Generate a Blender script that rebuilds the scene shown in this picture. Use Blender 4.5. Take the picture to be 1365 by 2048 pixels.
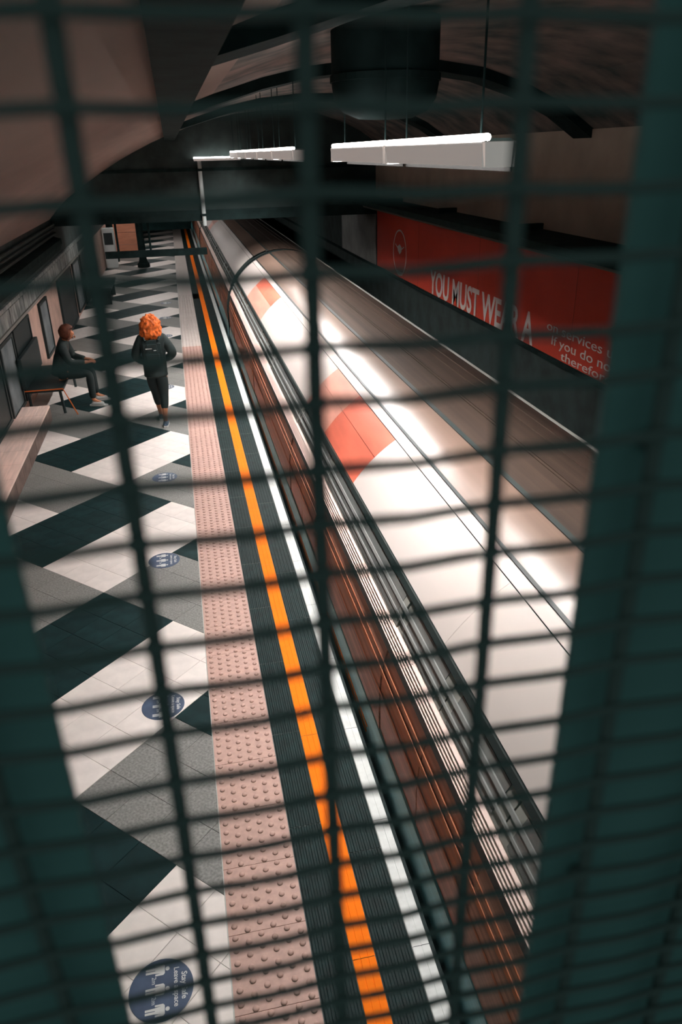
import bpy, bmesh, math, random
from mathutils import Vector, Matrix, noise

for o in list(bpy.data.objects):
    bpy.data.objects.remove(o)
scene = bpy.context.scene
COL = scene.collection
random.seed(7)
PI = math.pi
EYE = 3.62                                   # eye height above the platform

# ------------------------------------------------------------------ camera
# axes (right, up, back) recovered from the vanishing points of the platform edge and of the grille posts
cx, cy, W, HH = 682.5, 1024.0, 1365, 2048
vh, vn = (334.0, 311.0), (757.0, 4090.0)
f = math.sqrt(-((vh[0]-cx)*(vn[0]-cx) + (vh[1]-cy)*(vn[1]-cy)))
Fv = Vector((vh[0]-cx, -(vh[1]-cy), -f)).normalized()
Uv = -Vector((vn[0]-cx, -(vn[1]-cy), -f)).normalized()
Uv = (Uv - Fv*Uv.dot(Fv)).normalized()
Rv = Fv.cross(Uv)
cam_d = bpy.data.cameras.new('camera')
cam = bpy.data.objects.new('camera', cam_d)
COL.objects.link(cam)
cam.matrix_world = Matrix.Translation((0, 0, EYE)) @ Matrix((Rv, Fv, Uv)).to_4x4()
cam_d.sensor_fit = 'VERTICAL'
cam_d.sensor_height = 36.0
cam_d.lens = f/HH*36.0
cam_d.clip_start = 0.01
cam_d.clip_end = 300
cam_d.dof.use_dof = True
cam_d.dof.focus_distance = 5.2
cam_d.dof.aperture_fstop = 4.6
scene.camera = cam

# ------------------------------------------------------------------ world and exposure
world = bpy.data.worlds.new('world')
scene.world = world
world.use_nodes = True
bg = world.node_tree.nodes['Background']
bg.inputs[0].default_value = (0.31, 0.55, 0.53, 1)
bg.inputs[1].default_value = 0.43
scene.view_settings.view_transform = 'Standard'
scene.view_settings.look = 'None'
scene.view_settings.gamma = 1.0
scene.view_settings.use_curve_mapping = False
scene.view_settings.exposure = 0.0
LAMP = 215.0                                  # radiance of the platform lights

# ------------------------------------------------------------------ materials
def mat(name, col, rough=0.6, metal=0.0, var=0.0, scale=6.0, bump=0.0, stretch=None, rnd=0.0, spec=0.4, col2=None, trans=0.0):
    m = bpy.data.materials.new(name)
    m.use_nodes = True
    nt = m.node_tree
    b = nt.nodes['Principled BSDF']
    b.inputs['Base Color'].default_value = (*col, 1)
    b.inputs['Roughness'].default_value = rough
    b.inputs['Metallic'].default_value = metal
    b.inputs['Specular IOR Level'].default_value = spec
    b.inputs['Transmission Weight'].default_value = trans
    if var or bump or col2:
        tc = nt.nodes.new('ShaderNodeTexCoord')
        mp = nt.nodes.new('ShaderNodeMapping')
        nt.links.new(tc.outputs['Object'], mp.inputs[0])
        if stretch:
            mp.inputs['Scale'].default_value = stretch
        nz = nt.nodes.new('ShaderNodeTexNoise')
        nz.inputs['Scale'].default_value = scale
        nz.inputs['Detail'].default_value = 5
        nt.links.new(mp.outputs[0], nz.inputs[0])
        if var or col2:
            r = nt.nodes.new('ShaderNodeValToRGB')
            r.color_ramp.elements[0].position = 0.32
            r.color_ramp.elements[1].position = 0.68
            c0 = tuple(max(0, c*(1-var)) for c in col)
            c1 = col2 if col2 else tuple(min(1, c*(1+var)) for c in col)
            r.color_ramp.elements[0].color = (*c0, 1)
            r.color_ramp.elements[1].color = (*c1, 1)
            nt.links.new(nz.outputs[0], r.inputs[0])
            out = r.outputs[0]
            if rnd:
                oi = nt.nodes.new('ShaderNodeObjectInfo')
                mr = nt.nodes.new('ShaderNodeMapRange')
                mr.inputs['To Min'].default_value = 1-rnd
                mr.inputs['To Max'].default_value = 1+rnd*0.5
                nt.links.new(oi.outputs['Random'], mr.inputs['Value'])
                mx = nt.nodes.new('ShaderNodeMix')
                mx.data_type = 'RGBA'
                mx.blend_type = 'MULTIPLY'
                mx.inputs[0].default_value = 1
                nt.links.new(out, mx.inputs[6])
                nt.links.new(mr.outputs[0], mx.inputs[7])
                out = mx.outputs[2]
            nt.links.new(out, b.inputs['Base Color'])
        if bump:
            bp = nt.nodes.new('ShaderNodeBump')
            bp.inputs['Strength'].default_value = bump
            bp.inputs['Distance'].default_value = 0.01
            nt.links.new(nz.outputs[0], bp.inputs['Height'])
            nt.links.new(bp.outputs[0], b.inputs['Normal'])
    return m

def emit(name, col, s):
    m = bpy.data.materials.new(name)
    m.use_nodes = True
    b = m.node_tree.nodes['Principled BSDF']
    b.inputs['Base Color'].default_value = (*col, 1)
    b.inputs['Emission Color'].default_value = (*col, 1)
    b.inputs['Emission Strength'].default_value = s
    return m

M = dict(
    tile_white=mat('tile_white', (0.80, 0.735, 0.70), 0.5, var=0.06, scale=9, rnd=0.06),
    tile_grey=mat('tile_grey', (0.215, 0.215, 0.205), 0.6, var=0.28, scale=60, rnd=0.08),
    tile_dark=mat('tile_dark', (0.007, 0.026, 0.028), 0.6, var=0.3, scale=7, rnd=0.15, spec=0.12),
    grout=mat('grout', (0.20, 0.20, 0.19), 0.9),
    tactile=mat('tactile_pink', (0.50, 0.32, 0.275), 0.6, var=0.10, scale=25, rnd=0.07),
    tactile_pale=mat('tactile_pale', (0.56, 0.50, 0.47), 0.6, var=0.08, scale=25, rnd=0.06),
    ribbed=mat('ribbed_dark', (0.0045, 0.018, 0.018), 0.6, var=0.35, scale=12, rnd=0.1, spec=0.15),
    orange=mat('orange_paint', (1.0, 0.205, 0.006), 0.7, var=0.05, scale=14, spec=0.1),
    white_paint=mat('white_paint', (0.60, 0.625, 0.615), 0.55, var=0.08, scale=16),
    nosing=mat('nosing_dark', (0.012, 0.024, 0.024), 0.8, var=0.3),
    steel_strip=mat('steel_strip', (0.5, 0.52, 0.5), 0.35, 0.6),
    dark_wall=mat('dark_wall', (0.022, 0.036, 0.035), 0.85, var=0.4, scale=3),
    plaster=mat('plaster', (0.40, 0.33, 0.275), 0.9, var=0.16, scale=1.3),
    vault=mat('vault_plaster', (0.20, 0.15, 0.13), 0.9, var=0.2, scale=1.0, stretch=(1, 0.35, 1)),
    brick=mat('dark_brick', (0.04, 0.06, 0.058), 0.9, scale=2.6, stretch=(1, 1.1, 0.9), col2=(0.20, 0.155, 0.14), bump=0.4, var=0.1),
    cornice=mat('cornice', (0.011, 0.021, 0.021), 0.85, var=0.3, spec=0.06),
    black_steel=mat('black_steel', (0.12, 0.19, 0.185), 0.7, var=0.05, spec=0.15),
    wire=mat('wire_steel', (0.078, 0.082, 0.078), 0.7, var=0.08, spec=0.12),
    plate=mat('plate_steel', (0.115, 0.18, 0.175), 0.75, var=0.04, spec=0.1),
    poster_red=mat('poster_red', (0.72, 0.075, 0.042), 0.6, var=0.06, scale=1.0),
    poster_pale=mat('poster_pale', (0.30, 0.30, 0.29), 0.6, var=0.2, scale=2),
    print_white=mat('print_white', (0.95, 0.91, 0.91), 0.6),
    sticker=mat('sticker_blue', (0.065, 0.095, 0.155), 0.4, var=0.18, scale=9),
    print_pale=mat('print_pale', (0.62, 0.63, 0.62), 0.5),
    wall_pink=mat('wall_pink', (0.62, 0.42, 0.35), 0.8, var=0.15, scale=3),
    ledge=mat('ledge_stone', (0.82, 0.61, 0.54), 0.7, var=0.10, scale=3, stretch=(12, 1, 1), rnd=0.07),
    ledge_dark=mat('ledge_face', (0.16, 0.11, 0.095), 0.8, var=0.2),
    frieze=mat('frieze_pale', (0.40, 0.42, 0.41), 0.6, col2=(0.08, 0.10, 0.10), var=0.1, scale=3.2, stretch=(1, 2.4, 1)),
    frame=mat('frame_dark', (0.014, 0.026, 0.027), 0.5),
    poster_blue=mat('poster_bluegrey', (0.30, 0.34, 0.36), 0.5, col2=(0.06, 0.09, 0.10), var=0.2, scale=2.4),
    skin=mat('skin', (0.50, 0.20, 0.10), 0.6),
    hair_red=mat('hair_ginger', (0.75, 0.135, 0.022), 0.6, var=0.55, scale=26, bump=0.5),
    hair_brown=mat('hair_auburn', (0.11, 0.032, 0.016), 0.6, var=0.4, scale=26),
    jacket=mat('jacket_black', (0.011, 0.022, 0.022), 0.7, var=0.3, scale=12),
    bag=mat('backpack_black', (0.014, 0.03, 0.031), 0.45, var=0.3, scale=10),
    legging=mat('legging_black', (0.009, 0.019, 0.020), 0.75),
    shoe_blue=mat('shoe_blue', (0.07, 0.11, 0.17), 0.6),
    shoe_pale=mat('shoe_pale', (0.55, 0.56, 0.55), 0.6),
    sole=mat('sole_white', (0.7, 0.7, 0.68), 0.6),
    orange_tube=mat('orange_tube', (0.55, 0.12, 0.02), 0.5),
    peach=mat('peach_panel', (0.62, 0.26, 0.16), 0.7, var=0.12, scale=2, stretch=(1, 1, 6)),
    machine=mat('machine_pale', (0.6, 0.66, 0.66), 0.5),
    lamp_body=mat('lamp_housing', (0.5, 0.48, 0.46), 0.6),
    streak=mat('streak_pale', (0.45, 0.50, 0.50), 0.4),
    ballast=mat('ballast', (0.03, 0.035, 0.034), 0.95, var=0.5, scale=14, bump=0.8),
    rail=mat('rail_steel', (0.15, 0.12, 0.1), 0.4, 0.8),
    added_baffle=mat('added_lamp_baffle', (0.003, 0.003, 0.003), 0.9, spec=0.0),
    # train
    t_core=mat('train_core', (0.012, 0.022, 0.022), 0.8),
    t_skirt=mat('train_skirt_blue', (0.30, 0.56, 0.60), 0.5, var=0.15, stretch=(1, 0.1, 4)),
    t_body=mat('train_body_brown', (0.30, 0.15, 0.105), 0.5, var=0.35, scale=5, stretch=(2, 0.06, 9)),
    t_door=mat('train_door_red', (0.36, 0.14, 0.085), 0.45, var=0.25, scale=5, stretch=(2, 0.1, 9)),
    t_stripe=mat('train_stripe_orange', (0.95, 0.26, 0.05), 0.5),
    t_pale=mat('train_pale', (0.80, 0.62, 0.56), 0.45, var=0.05, scale=2, stretch=(1, 0.2, 1)),
    t_bead=mat('train_bead_black', (0.010, 0.019, 0.019), 0.5),
    t_glass=mat('train_glass', (0.16, 0.17, 0.165), 0.14, var=0.35, scale=4, stretch=(3, 0.25, 5), spec=0.6, trans=0.25),
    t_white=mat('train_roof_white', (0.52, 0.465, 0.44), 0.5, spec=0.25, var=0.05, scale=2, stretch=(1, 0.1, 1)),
    t_rose_glow=mat('roof_glow_rose', (0.58, 0.27, 0.21), 0.5, var=0.2, scale=2.2, stretch=(2, 0.35, 2)),
    t_red_glow=mat('roof_glow_red', (0.54, 0.115, 0.07), 0.5, var=0.30, scale=2.2, stretch=(2, 0.35, 2)),  # with the rose above: reddish glow on the roof, painted as colour
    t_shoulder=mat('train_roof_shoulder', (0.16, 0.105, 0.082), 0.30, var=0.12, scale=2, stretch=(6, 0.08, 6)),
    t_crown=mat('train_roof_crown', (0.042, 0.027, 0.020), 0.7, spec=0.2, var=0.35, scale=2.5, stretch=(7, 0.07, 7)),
    t_rail=mat('train_window_rail', (0.22, 0.23, 0.225), 0.5),
    t_line=mat('train_body_line', (0.36, 0.115, 0.05), 0.6),
    t_grey=mat('train_edge_grey', (0.22, 0.22, 0.20), 0.5),
)
M['tube'] = emit('lamp_tube', (1.0, 0.95, 0.91), 20.0)
M['down'] = emit('lamp_panel', (1.0, 0.955, 0.92), LAMP)
M['far_panel'] = emit('lamp_far', (1.0, 0.955, 0.92), 60.0)
M['skirt_glow'] = emit('lamp_diffuser', (0.55, 0.50, 0.47), 0.38)

# ------------------------------------------------------------------ helpers
class MB:
    """collects vertices and faces and links them as one mesh object"""
    def __init__(s):
        s.v, s.f = [], []
    def add(s, vs, fs):
        n = len(s.v)
        s.v += [tuple(v) for v in vs]
        s.f += [tuple(i+n for i in q) for q in fs]
        return s
    def box(s, x0, x1, y0, y1, z0, z1, b=0.0):
        if b <= 0:
            vs = [(x, y, z) for z in (z0, z1) for y in (y0, y1) for x in (x0, x1)]
            return s.add(vs, [(0, 2, 3, 1), (4, 5, 7, 6), (0, 1, 5, 4), (2, 6, 7, 3), (0, 4, 6, 2), (1, 3, 7, 5)])
        bm = bmesh.new()
        bmesh.ops.create_cube(bm, size=1)
        for v in bm.verts:
            v.co = Vector(((x0+x1)/2+v.co.x*(x1-x0), (y0+y1)/2+v.co.y*(y1-y0), (z0+z1)/2+v.co.z*(z1-z0)))
        bmesh.ops.bevel(bm, geom=list(bm.edges), offset=b, segments=2, affect='EDGES', profile=0.6)
        return s.bm(bm)
    def bm(s, bm):
        bm.verts.index_update()
        s.add([v.co[:] for v in bm.verts], [[v.index for v in q.verts] for q in bm.faces])
        bm.free()
        return s
    def tube(s, pts, r, n=8, cap=True):
        pts = [Vector(p) for p in pts]
        rs = r if isinstance(r, (list, tuple)) else [r]*len(pts)
        vs, fs = [], []
        up = None
        for i, p in enumerate(pts):
            d = (pts[min(i+1, len(pts)-1)]-pts[max(i-1, 0)]).normalized()
            if up is None:
                up = Vector((0, 0, 1)) if abs(d.z) < 0.9 else Vector((1, 0, 0))
            a = d.cross(up).normalized()
            b = a.cross(d).normalized()
            up = b
            for k in range(n):
                t = 2*PI*k/n
                vs.append(p+a*(math.cos(t)*rs[i])+b*(math.sin(t)*rs[i]))
        for i in range(len(pts)-1):
            for k in range(n):
                k2 = (k+1) % n
                fs.append((i*n+k, i*n+k2, (i+1)*n+k2, (i+1)*n+k))
        if cap:
            fs.append(tuple(range(n-1, -1, -1)))
            fs.append(tuple(range((len(pts)-1)*n, len(pts)*n)))
        return s.add(vs, fs)
    def lathe(s, prof, c=(0, 0, 0), n=24):
        vs, fs = [], []
        for r, z in prof:
            for k in range(n):
                t = 2*PI*k/n
                vs.append((c[0]+r*math.cos(t), c[1]+r*math.sin(t), c[2]+z))
        for i in range(len(prof)-1):
            for k in range(n):
                k2 = (k+1) % n
                fs.append((i*n+k, i*n+k2, (i+1)*n+k2, (i+1)*n+k))
        if prof[0][0] > 1e-6:
            fs.append(tuple(range(n-1, -1, -1)))
        if prof[-1][0] > 1e-6:
            fs.append(tuple(range((len(prof)-1)*n, len(prof)*n)))
        return s.add(vs, fs)
    def sweep(s, prof, y0, y1, closed=True, caps=True):
        """an (x, z) profile extruded along the track"""
        n = len(prof)
        vs = [(x, y0, z) for x, z in prof]+[(x, y1, z) for x, z in prof]
        fs = [(i, (i+1) % n, n+(i+1) % n, n+i) for i in range(n if closed else n-1)]
        if closed and caps:
            fs += [tuple(range(n-1, -1, -1)), tuple(range(n, 2*n))]
        return s.add(vs, fs)
    def mesh(s, name, m):
        me = bpy.data.meshes.new(name)
        me.from_pydata(s.v, [], s.f)
        me.validate()
        bm = bmesh.new()
        bm.from_mesh(me)
        bmesh.ops.recalc_face_normals(bm, faces=list(bm.faces))
        bm.to_mesh(me)
        bm.free()
        me.materials.append(m)
        return me
    def build(s, name, m, parent=None, smooth=False, kind=None, loc=None):
        return put(name, s.mesh(name, m), parent, smooth, kind, loc)

def put(name, me, parent=None, smooth=False, kind=None, loc=None):
    o = bpy.data.objects.new(name, me)
    COL.objects.link(o)
    if parent:
        o.parent = parent
    if loc:
        o.location = loc
    if smooth:
        me.polygons.foreach_set('use_smooth', [True]*len(me.polygons))
        me.set_sharp_from_angle(angle=0.6)
    if kind:
        o['kind'] = kind
    return o

def empty(name, loc=(0, 0, 0), rz=0.0):
    o = bpy.data.objects.new(name, None)
    COL.objects.link(o)
    o.location = loc
    o.rotation_euler = (0, 0, rz)
    o.empty_display_size = 0.1
    return o

def tag(o, label=None, cat=None, group=None, kind=None):
    for k, v in (('label', label), ('category', cat), ('group', group), ('kind', kind)):
        if v:
            o[k] = v
    return o

def dup(root, loc, label):
    r = root.copy()
    COL.objects.link(r)
    r.location = loc
    r['label'] = label
    for ch in list(root.children):
        c = ch.copy()
        COL.objects.link(c)
        c.parent = r
        for g in list(ch.children):
            d = g.copy()
            COL.objects.link(d)
            d.parent = c
    return r

def text_mesh(txt, size, align='LEFT', width=None, bold=0.0):
    cu = bpy.data.curves.new('lettering', 'FONT')
    cu.body = txt
    cu.size = size
    cu.align_x = align
    cu.offset = bold
    cu.extrude = 0.002
    cu.resolution_u = 3
    o = bpy.data.objects.new('lettering', cu)
    COL.objects.link(o)
    dg = bpy.context.evaluated_depsgraph_get()
    me = bpy.data.meshes.new_from_object(o.evaluated_get(dg))
    bpy.data.objects.remove(o)
    if width:
        xs = [v.co.x for v in me.vertices]
        k = width/(max(xs)-min(xs))
        for v in me.vertices:
            v.co.x *= k
    return me

def skin(name, nodes, edges, m, parent=None, root=0, sub=2):
    """one continuous surface grown around a skeleton: nodes = (x, y, z, radius)"""
    me = bpy.data.meshes.new(name)
    me.from_pydata([n[:3] for n in nodes], edges, [])
    o = bpy.data.objects.new(name, me)
    COL.objects.link(o)
    sk = o.modifiers.new('skin', 'SKIN')
    for i, n in enumerate(nodes):
        r = n[3]
        me.skin_vertices[0].data[i].radius = r if isinstance(r, tuple) else (r, r)
    me.skin_vertices[0].data[root].use_root = True
    sk.use_smooth_shade = True
    sd = o.modifiers.new('sub', 'SUBSURF')
    sd.levels = sd.render_levels = sub
    dg = bpy.context.evaluated_depsgraph_get()
    out = bpy.data.meshes.new_from_object(o.evaluated_get(dg))
    bpy.data.objects.remove(o)
    out.materials.clear()
    out.materials.append(m)
    return put(name, out, parent, True)

def blob(name, c, r, m, parent=None, rough=0.0, freq=9.0, sub=3):
    bm = bmesh.new()
    bmesh.ops.create_icosphere(bm, subdivisions=sub, radius=1)
    for v in bm.verts:
        k = 1+rough*noise.noise(v.co*freq)
        v.co = Vector((c[0]+v.co.x*r[0]*k, c[1]+v.co.y*r[1]*k, c[2]+v.co.z*r[2]*k))
    return MB().bm(bm).build(name, m, parent, True)

# ================================================================== SETTING
FX0, FX1 = -2.6, -0.135                      # mosaic floor between the back wall and the tactile strip
Y0, Y1 = 1.35, 44.0
floor = MB().box(FX0-0.3, 0.87, Y0, Y1, -0.30, -0.006).build('floor', M['grout'])
tag(floor, 'station platform paved in white, grey and dark tiles', None, None, 'structure')

# --- herringbone of 2 x 1 blocks set at 45 degrees, each block 3 x 6 tiles
S = 0.8875
A0, B0 = 1.895, 3.33
T = S/3
def clip(poly, ax, val, keep_less):
    out = []
    for i in range(len(poly)):
        p, q = poly[i], poly[(i+1) % len(poly)]
        ip = (p[ax] <= val) == keep_less
        iq = (q[ax] <= val) == keep_less
        if ip:
            out.append(p)
        if ip != iq:
            t = (val-p[ax])/(q[ax]-p[ax])
            out.append((p[0]+(q[0]-p[0])*t, p[1]+(q[1]-p[1])*t))
    return out
def ab2xy(a, b):
    return ((a-b)/math.sqrt(2), (a+b)/math.sqrt(2))
tiles = []
for i in range(-40, 41):
    for j in range(-40, 41):
        oa, ob = 2*i-j, 2*i+2*j
        x, y = ab2xy(A0+oa*S, B0+ob*S)
        if not (-5.5 < x < 2.5 and -1 < y < 46):
            continue
        for (a, b, na, nb, key) in ((0, 0, 6, 3, 'tile_white'), (0, 1, 6, 3, 'tile_dark'), (2, 0, 3, 6, 'tile_grey')):
            for p in range(na):
                for q in range(nb):
                    u = A0+(oa+a)*S+p*T
                    v = B0+(ob+b)*S+q*T
                    g = 0.0012
                    poly = [ab2xy(u+g, v+g), ab2xy(u+T-g, v+g), ab2xy(u+T-g, v+T-g), ab2xy(u+g, v+T-g)]
                    for ax, val, kl in ((0, FX1, True), (0, FX0, False), (1, Y1, True), (1, Y0, False)):
                        poly = clip(poly, ax, val, kl) if len(poly) > 2 else []
                    if len(poly) < 3:
                        continue
                    ar = 0.5*abs(sum(poly[k-1][0]*poly[k][1]-poly[k][0]*poly[k-1][1] for k in range(len(poly))))
                    if ar < 3e-4:
                        continue
                    mx = sum(t_[0] for t_ in poly)/len(poly)
                    my = sum(t_[1] for t_ in poly)/len(poly)
                    tiles.append((my, mx, key, poly))
tiles.sort()
def tile_mb(mb, poly, c, z=0.0):
    """a tile with chamfered edges"""
    n = len(poly)
    vs = [(p[0]-c[0], p[1]-c[1], z-0.006) for p in poly]
    vs += [(p[0]-c[0], p[1]-c[1], z-0.0015) for p in poly]
    for p in poly:
        d = Vector((c[2]-p[0], c[3]-p[1]))
        d = d.normalized()*min(0.002, d.length*0.3) if d.length > 1e-6 else d
        vs.append((p[0]-c[0]+d.x, p[1]-c[1]+d.y, z))
    fs = [(k, (k+1) % n, n+(k+1) % n, n+k) for k in range(n)]
    fs += [(n+k, n+(k+1) % n, 2*n+(k+1) % n, 2*n+k) for k in range(n)]
    fs.append(tuple(range(2*n, 3*n)))
    mb.add(vs, fs)
full = {}
rest = {}
n_tile = 0
for my, mx, key, poly in tiles:
    # seen between the left post and the tactile strip
    seen = n_tile < 297 and my > 1.98 and mx > -0.300*my and mx > FX0
    if seen:
        n_tile += 1
        whole = len(poly) == 4 and abs(max(p[0] for p in poly)-min(p[0] for p in poly)-(T-0.0024)*math.sqrt(2)) < 1e-4
        if whole and key in full:
            me = full[key]
        else:
            mb = MB()
            tile_mb(mb, poly, (mx, my, mx, my))
            me = mb.mesh('tile', M[key])
            if whole:
                full[key] = me
        put('tile', me, floor, loc=(mx, my, 0))
    else:
        tile_mb(rest.setdefault(key, MB()), poly, (0, 0, mx, my))
for key, mb in rest.items():
    mb.build('far_tiling', M[key], floor, kind='stuff')

# --- tactile strip of pink blister slabs
SL = 0.404
dome_pts = []
slab = MB().box(-0.2, 0.2, 0.0015, SL-0.0015, -0.006, 0.001)
slab_me = slab.mesh('tactile_slab', M['tactile'])
dm = MB()
for c in range(6):
    for r in range(6):
        px = -0.2+0.0333+c*0.0667
        py = 0.0337+r*0.0673-(0.017 if c % 2 else -0.015)
        dm.lathe([(0.0165, 0.0), (0.0150, 0.0055), (0.0095, 0.0085), (0.0, 0.0092)], (px, py, 0.001), 10)
dome_me = dm.mesh('blister_studs', M['tactile'])
dome_me.polygons.foreach_set('use_smooth', [True]*len(dome_me.polygons))
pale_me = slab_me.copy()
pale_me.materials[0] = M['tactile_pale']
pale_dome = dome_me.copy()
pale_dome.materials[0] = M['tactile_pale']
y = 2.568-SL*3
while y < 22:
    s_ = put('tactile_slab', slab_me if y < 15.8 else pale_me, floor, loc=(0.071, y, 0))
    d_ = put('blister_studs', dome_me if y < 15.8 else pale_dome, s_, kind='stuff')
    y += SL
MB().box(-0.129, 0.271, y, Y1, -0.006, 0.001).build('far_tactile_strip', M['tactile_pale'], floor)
MB().box(-0.1345, -0.1295, Y0, Y1, -0.006, 0.0015).build('edging_strip', M['steel_strip'], floor)

# --- ribbed strips, orange line and white edge
def ribs(mb, x0, x1, y0, y1, n, h=0.004, z=-0.004, gap=0.36):
    p = (x1-x0)/n
    prof = [(x0, z)]
    for i in range(n):
        a = x0+i*p
        prof += [(a+p*gap*0.5, z), (a+p*gap*0.8, z+h), (a+p*(1-gap*0.8), z+h), (a+p*(1-gap*0.5), z)]
    prof.append((x1, z))
    mb.sweep(prof, y0, y1, closed=False)
    return mb
RB = 0.808
in_me = ribs(MB(), -0.0945, 0.0945, 0.002, RB-0.002, 6).mesh('ribbed_slab', M['ribbed'])
out_me = ribs(MB(), -0.0945, 0.0945, 0.002, RB-0.002, 6).mesh('ribbed_slab', M['ribbed'])
y = 0.5
while y < 22:
    if y > 1.2:
        put('ribbed_slab', in_me, floor, loc=(0.3695, y+0.25, 0))
        put('ribbed_slab', out_me, floor, loc=(0.6775, y, 0))
    y += RB
ribs(MB(), 0.275, 0.464, y-0.6, Y1, 6).build('far_ribbed_strip', M['ribbed'], floor)
ribs(MB(), 0.583, 0.772, y, Y1, 6).build('far_ribbed_strip', M['ribbed'], floor)
def painted(name, x0, x1, n, m):
    # separate lengths of paint with slightly irregular joints
    yy = 1.5
    while yy < Y1:
        ln = RB if yy < 22 else 6.0
        ribs(MB(), x0, x1, yy, min(Y1, yy+ln-0.003), n, 0.0026, -0.0016, 0.10).build(name, m, floor)
        yy += ln
painted('orange_line', 0.466, 0.581, 3, M['orange'])
painted('white_edge_line', 0.775, 0.866, 2, M['white_paint'])
MB().sweep([(0.866, 0.0), (0.885, -0.006), (0.885, -0.07), (0.80, -0.09), (0.80, -1.0), (0.6, -1.0), (0.6, -0.02)], Y0, Y1).build('platform_nosing', M['nosing'], floor)

# --- track bed
track = tag(MB().box(0.6, 4.7, -3, 48, -1.25, -1.05).build('track_bed', M['ballast']), 'dark ballast under the train', None, None, 'structure')
for x in (1.54, 2.98):
    MB().sweep([(x-0.07, -1.05), (x+0.07, -1.05), (x+0.07, -1.03), (x+0.012, -1.02), (x+0.012, -0.94), (x+0.035, -0.93), (x+0.035, -0.90), (x-0.035, -0.90), (x-0.035, -0.93), (x-0.012, -0.94), (x-0.012, -1.02), (x-0.07, -1.03)], -3, 48).build('rail', M['rail'], track)

# --- right wall
WX = 4.6
wr = MB().box(WX, WX+0.4, -1.5, 48, -1.25, 1.13).build('wall_right', M['dark_wall'])
tag(wr, None, None, None, 'structure')
MB().box(WX, WX+0.4, -1.5, 48, 1.13, 2.6).build('middle_band', M['dark_wall'], wr)
MB().box(WX+0.001, WX+0.4, -1.5, 48, 2.6, 3.78).build('plaster_band', M['plaster'], wr)
MB().sweep([(WX, 1.10), (WX-0.05, 1.11), (WX-0.05, 1.155), (WX, 1.165)], -1.5, 48).build('dado_rail', M['cornice'], wr)
# projecting cornice over the poster
co = MB().sweep([(WX, 2.44), (WX-0.12, 2.44), (WX-0.12, 2.50), (WX-0.40, 2.52), (WX-0.40, 2.545), (WX-0.57, 2.555), (WX-0.57, 2.64), (WX-0.35, 2.66), (WX, 2.67)], -1.5, 19).build('trim_1', M['cornice'])
tag(co, None, None, None, 'structure')
MB().tube([(WX-0.30, -1.5, 2.47), (WX-0.30, 18.0, 2.47)], 0.018).build('conduit', M['t_grey'], co)
for yb in (6.2, 9.4, 12.6, 15.8):
    MB().box(WX-0.30, WX, yb-0.03, yb+0.03, 2.66, 2.74).build('bracket', M['cornice'], co)

# --- vault
prof = [(-2.62, 2.42), (-2.42, 2.64), (-2.15, 2.86), (-1.75, 3.12), (-1.38, 3.34), (-1.0, 3.55), (-0.66, 3.71), (-0.32, 3.86), (0.05, 4.0), (0.5, 4.15),
        (1.0, 4.29), (1.5, 4.39), (2.1, 4.45), (2.7, 4.45), (3.3, 4.37), (3.8, 4.22), (4.25, 4.02), (4.62, 3.78)]
def vault_mesh(pr, ya, yb, t, step=1.0):
    mb = MB()
    outer = [(x+(0.0), z+t) for x, z in pr]
    mb.sweep(list(pr)+outer[::-1], ya, yb)
    return mb
ceil = vault_mesh(prof[:10], 0.9, 18.0, 0.25).build('ceiling', M['vault'])
tag(ceil, None, None, None, 'structure')
vault_mesh(prof[9:], 0.9, 18.0, 0.25).build('brick_vault', M['brick'], ceil)
vault_mesh([(x, z-0.25) for x, z in prof], 20.0, 48.0, 0.25).build('far_vault', M['dark_wall'], ceil)
for yr in (3.6, 8.4, 13.2):                   # dark transverse arches
    vault_mesh([(x, z-0.10) for x, z in [(0.19, 4.07)]+prof[9:]], yr, yr+0.42, 0.11).build('arch_rib', M['cornice'], ceil)
MB().box(-0.02, 0.19, 0.9, 17.98, 3.90, 4.20).build('girder', M['cornice'], ceil)

# --- bulkhead across the station (dark, straight lower edge)
BY = 18.0
zb = 2.30
wf = MB()
poly = [(-3.0, 2.30)]+[(-3.0, 2.42)]+[(x, z+0.02) for x, z in prof]+[(4.62, zb)]
wf.sweep(poly, BY, BY+2.0)
wf = tag(wf.build('wall_far', M['dark_wall']), None, None, None, 'structure')
MB().box(-2.6, 4.6, BY-0.06, BY, 2.30, 2.52).build('girder', M['cornice'], wf)
MB().box(-2.6, 4.6, BY-0.035, BY, 3.30, 3.36).build('ledge_strip', M['cornice'], wf)
# end of the view
tag(MB().box(-3.2, 5.0, 47.5, 48, -1.2, 4.6).build('wall_back', M['dark_wall']), None, None, None, 'structure')

# --- left wall
LX = -2.6
wl = MB().box(LX-0.3, LX, 1.35, 48, -0.3, 1.34).build('wall_left', M['wall_pink'])
tag(wl, None, None, None, 'structure')
MB().box(LX-0.3, LX+0.002, 1.35, 48, 1.34, 2.45).build('dark_upper_wall', M['dark_wall'], wl)
MB().box(LX, LX+0.035, 1.35, 24, 1.30, 1.345).build('frieze_ledge', M['t_grey'], wl)
yy = 5.0
while yy < 21:
    MB().box(LX, LX+0.025, yy, yy+1.15, 1.36, 1.60, 0.006).build('frieze_panel', M['frieze'], wl)
    yy += 1.2
MB().box(LX, LX+0.05, 1.35, 24, 1.63, 1.69).build('frieze_rail', M['frieze'], wl)
MB().sweep([(LX, 1.80), (LX+0.10, 1.82), (LX+0.16, 1.95), (LX+0.16, 2.05), (LX, 2.10)], 1.35, 18).build('cornice_left', M['cornice'], wl)
for zz, rr in ((2.16, 0.03), (2.26, 0.022), (2.34, 0.03)):
    MB().tube([(LX+0.05, 1.35, zz), (LX+0.05, 18, zz)], rr).build('conduit', M['dark_wall'], wl)

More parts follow.
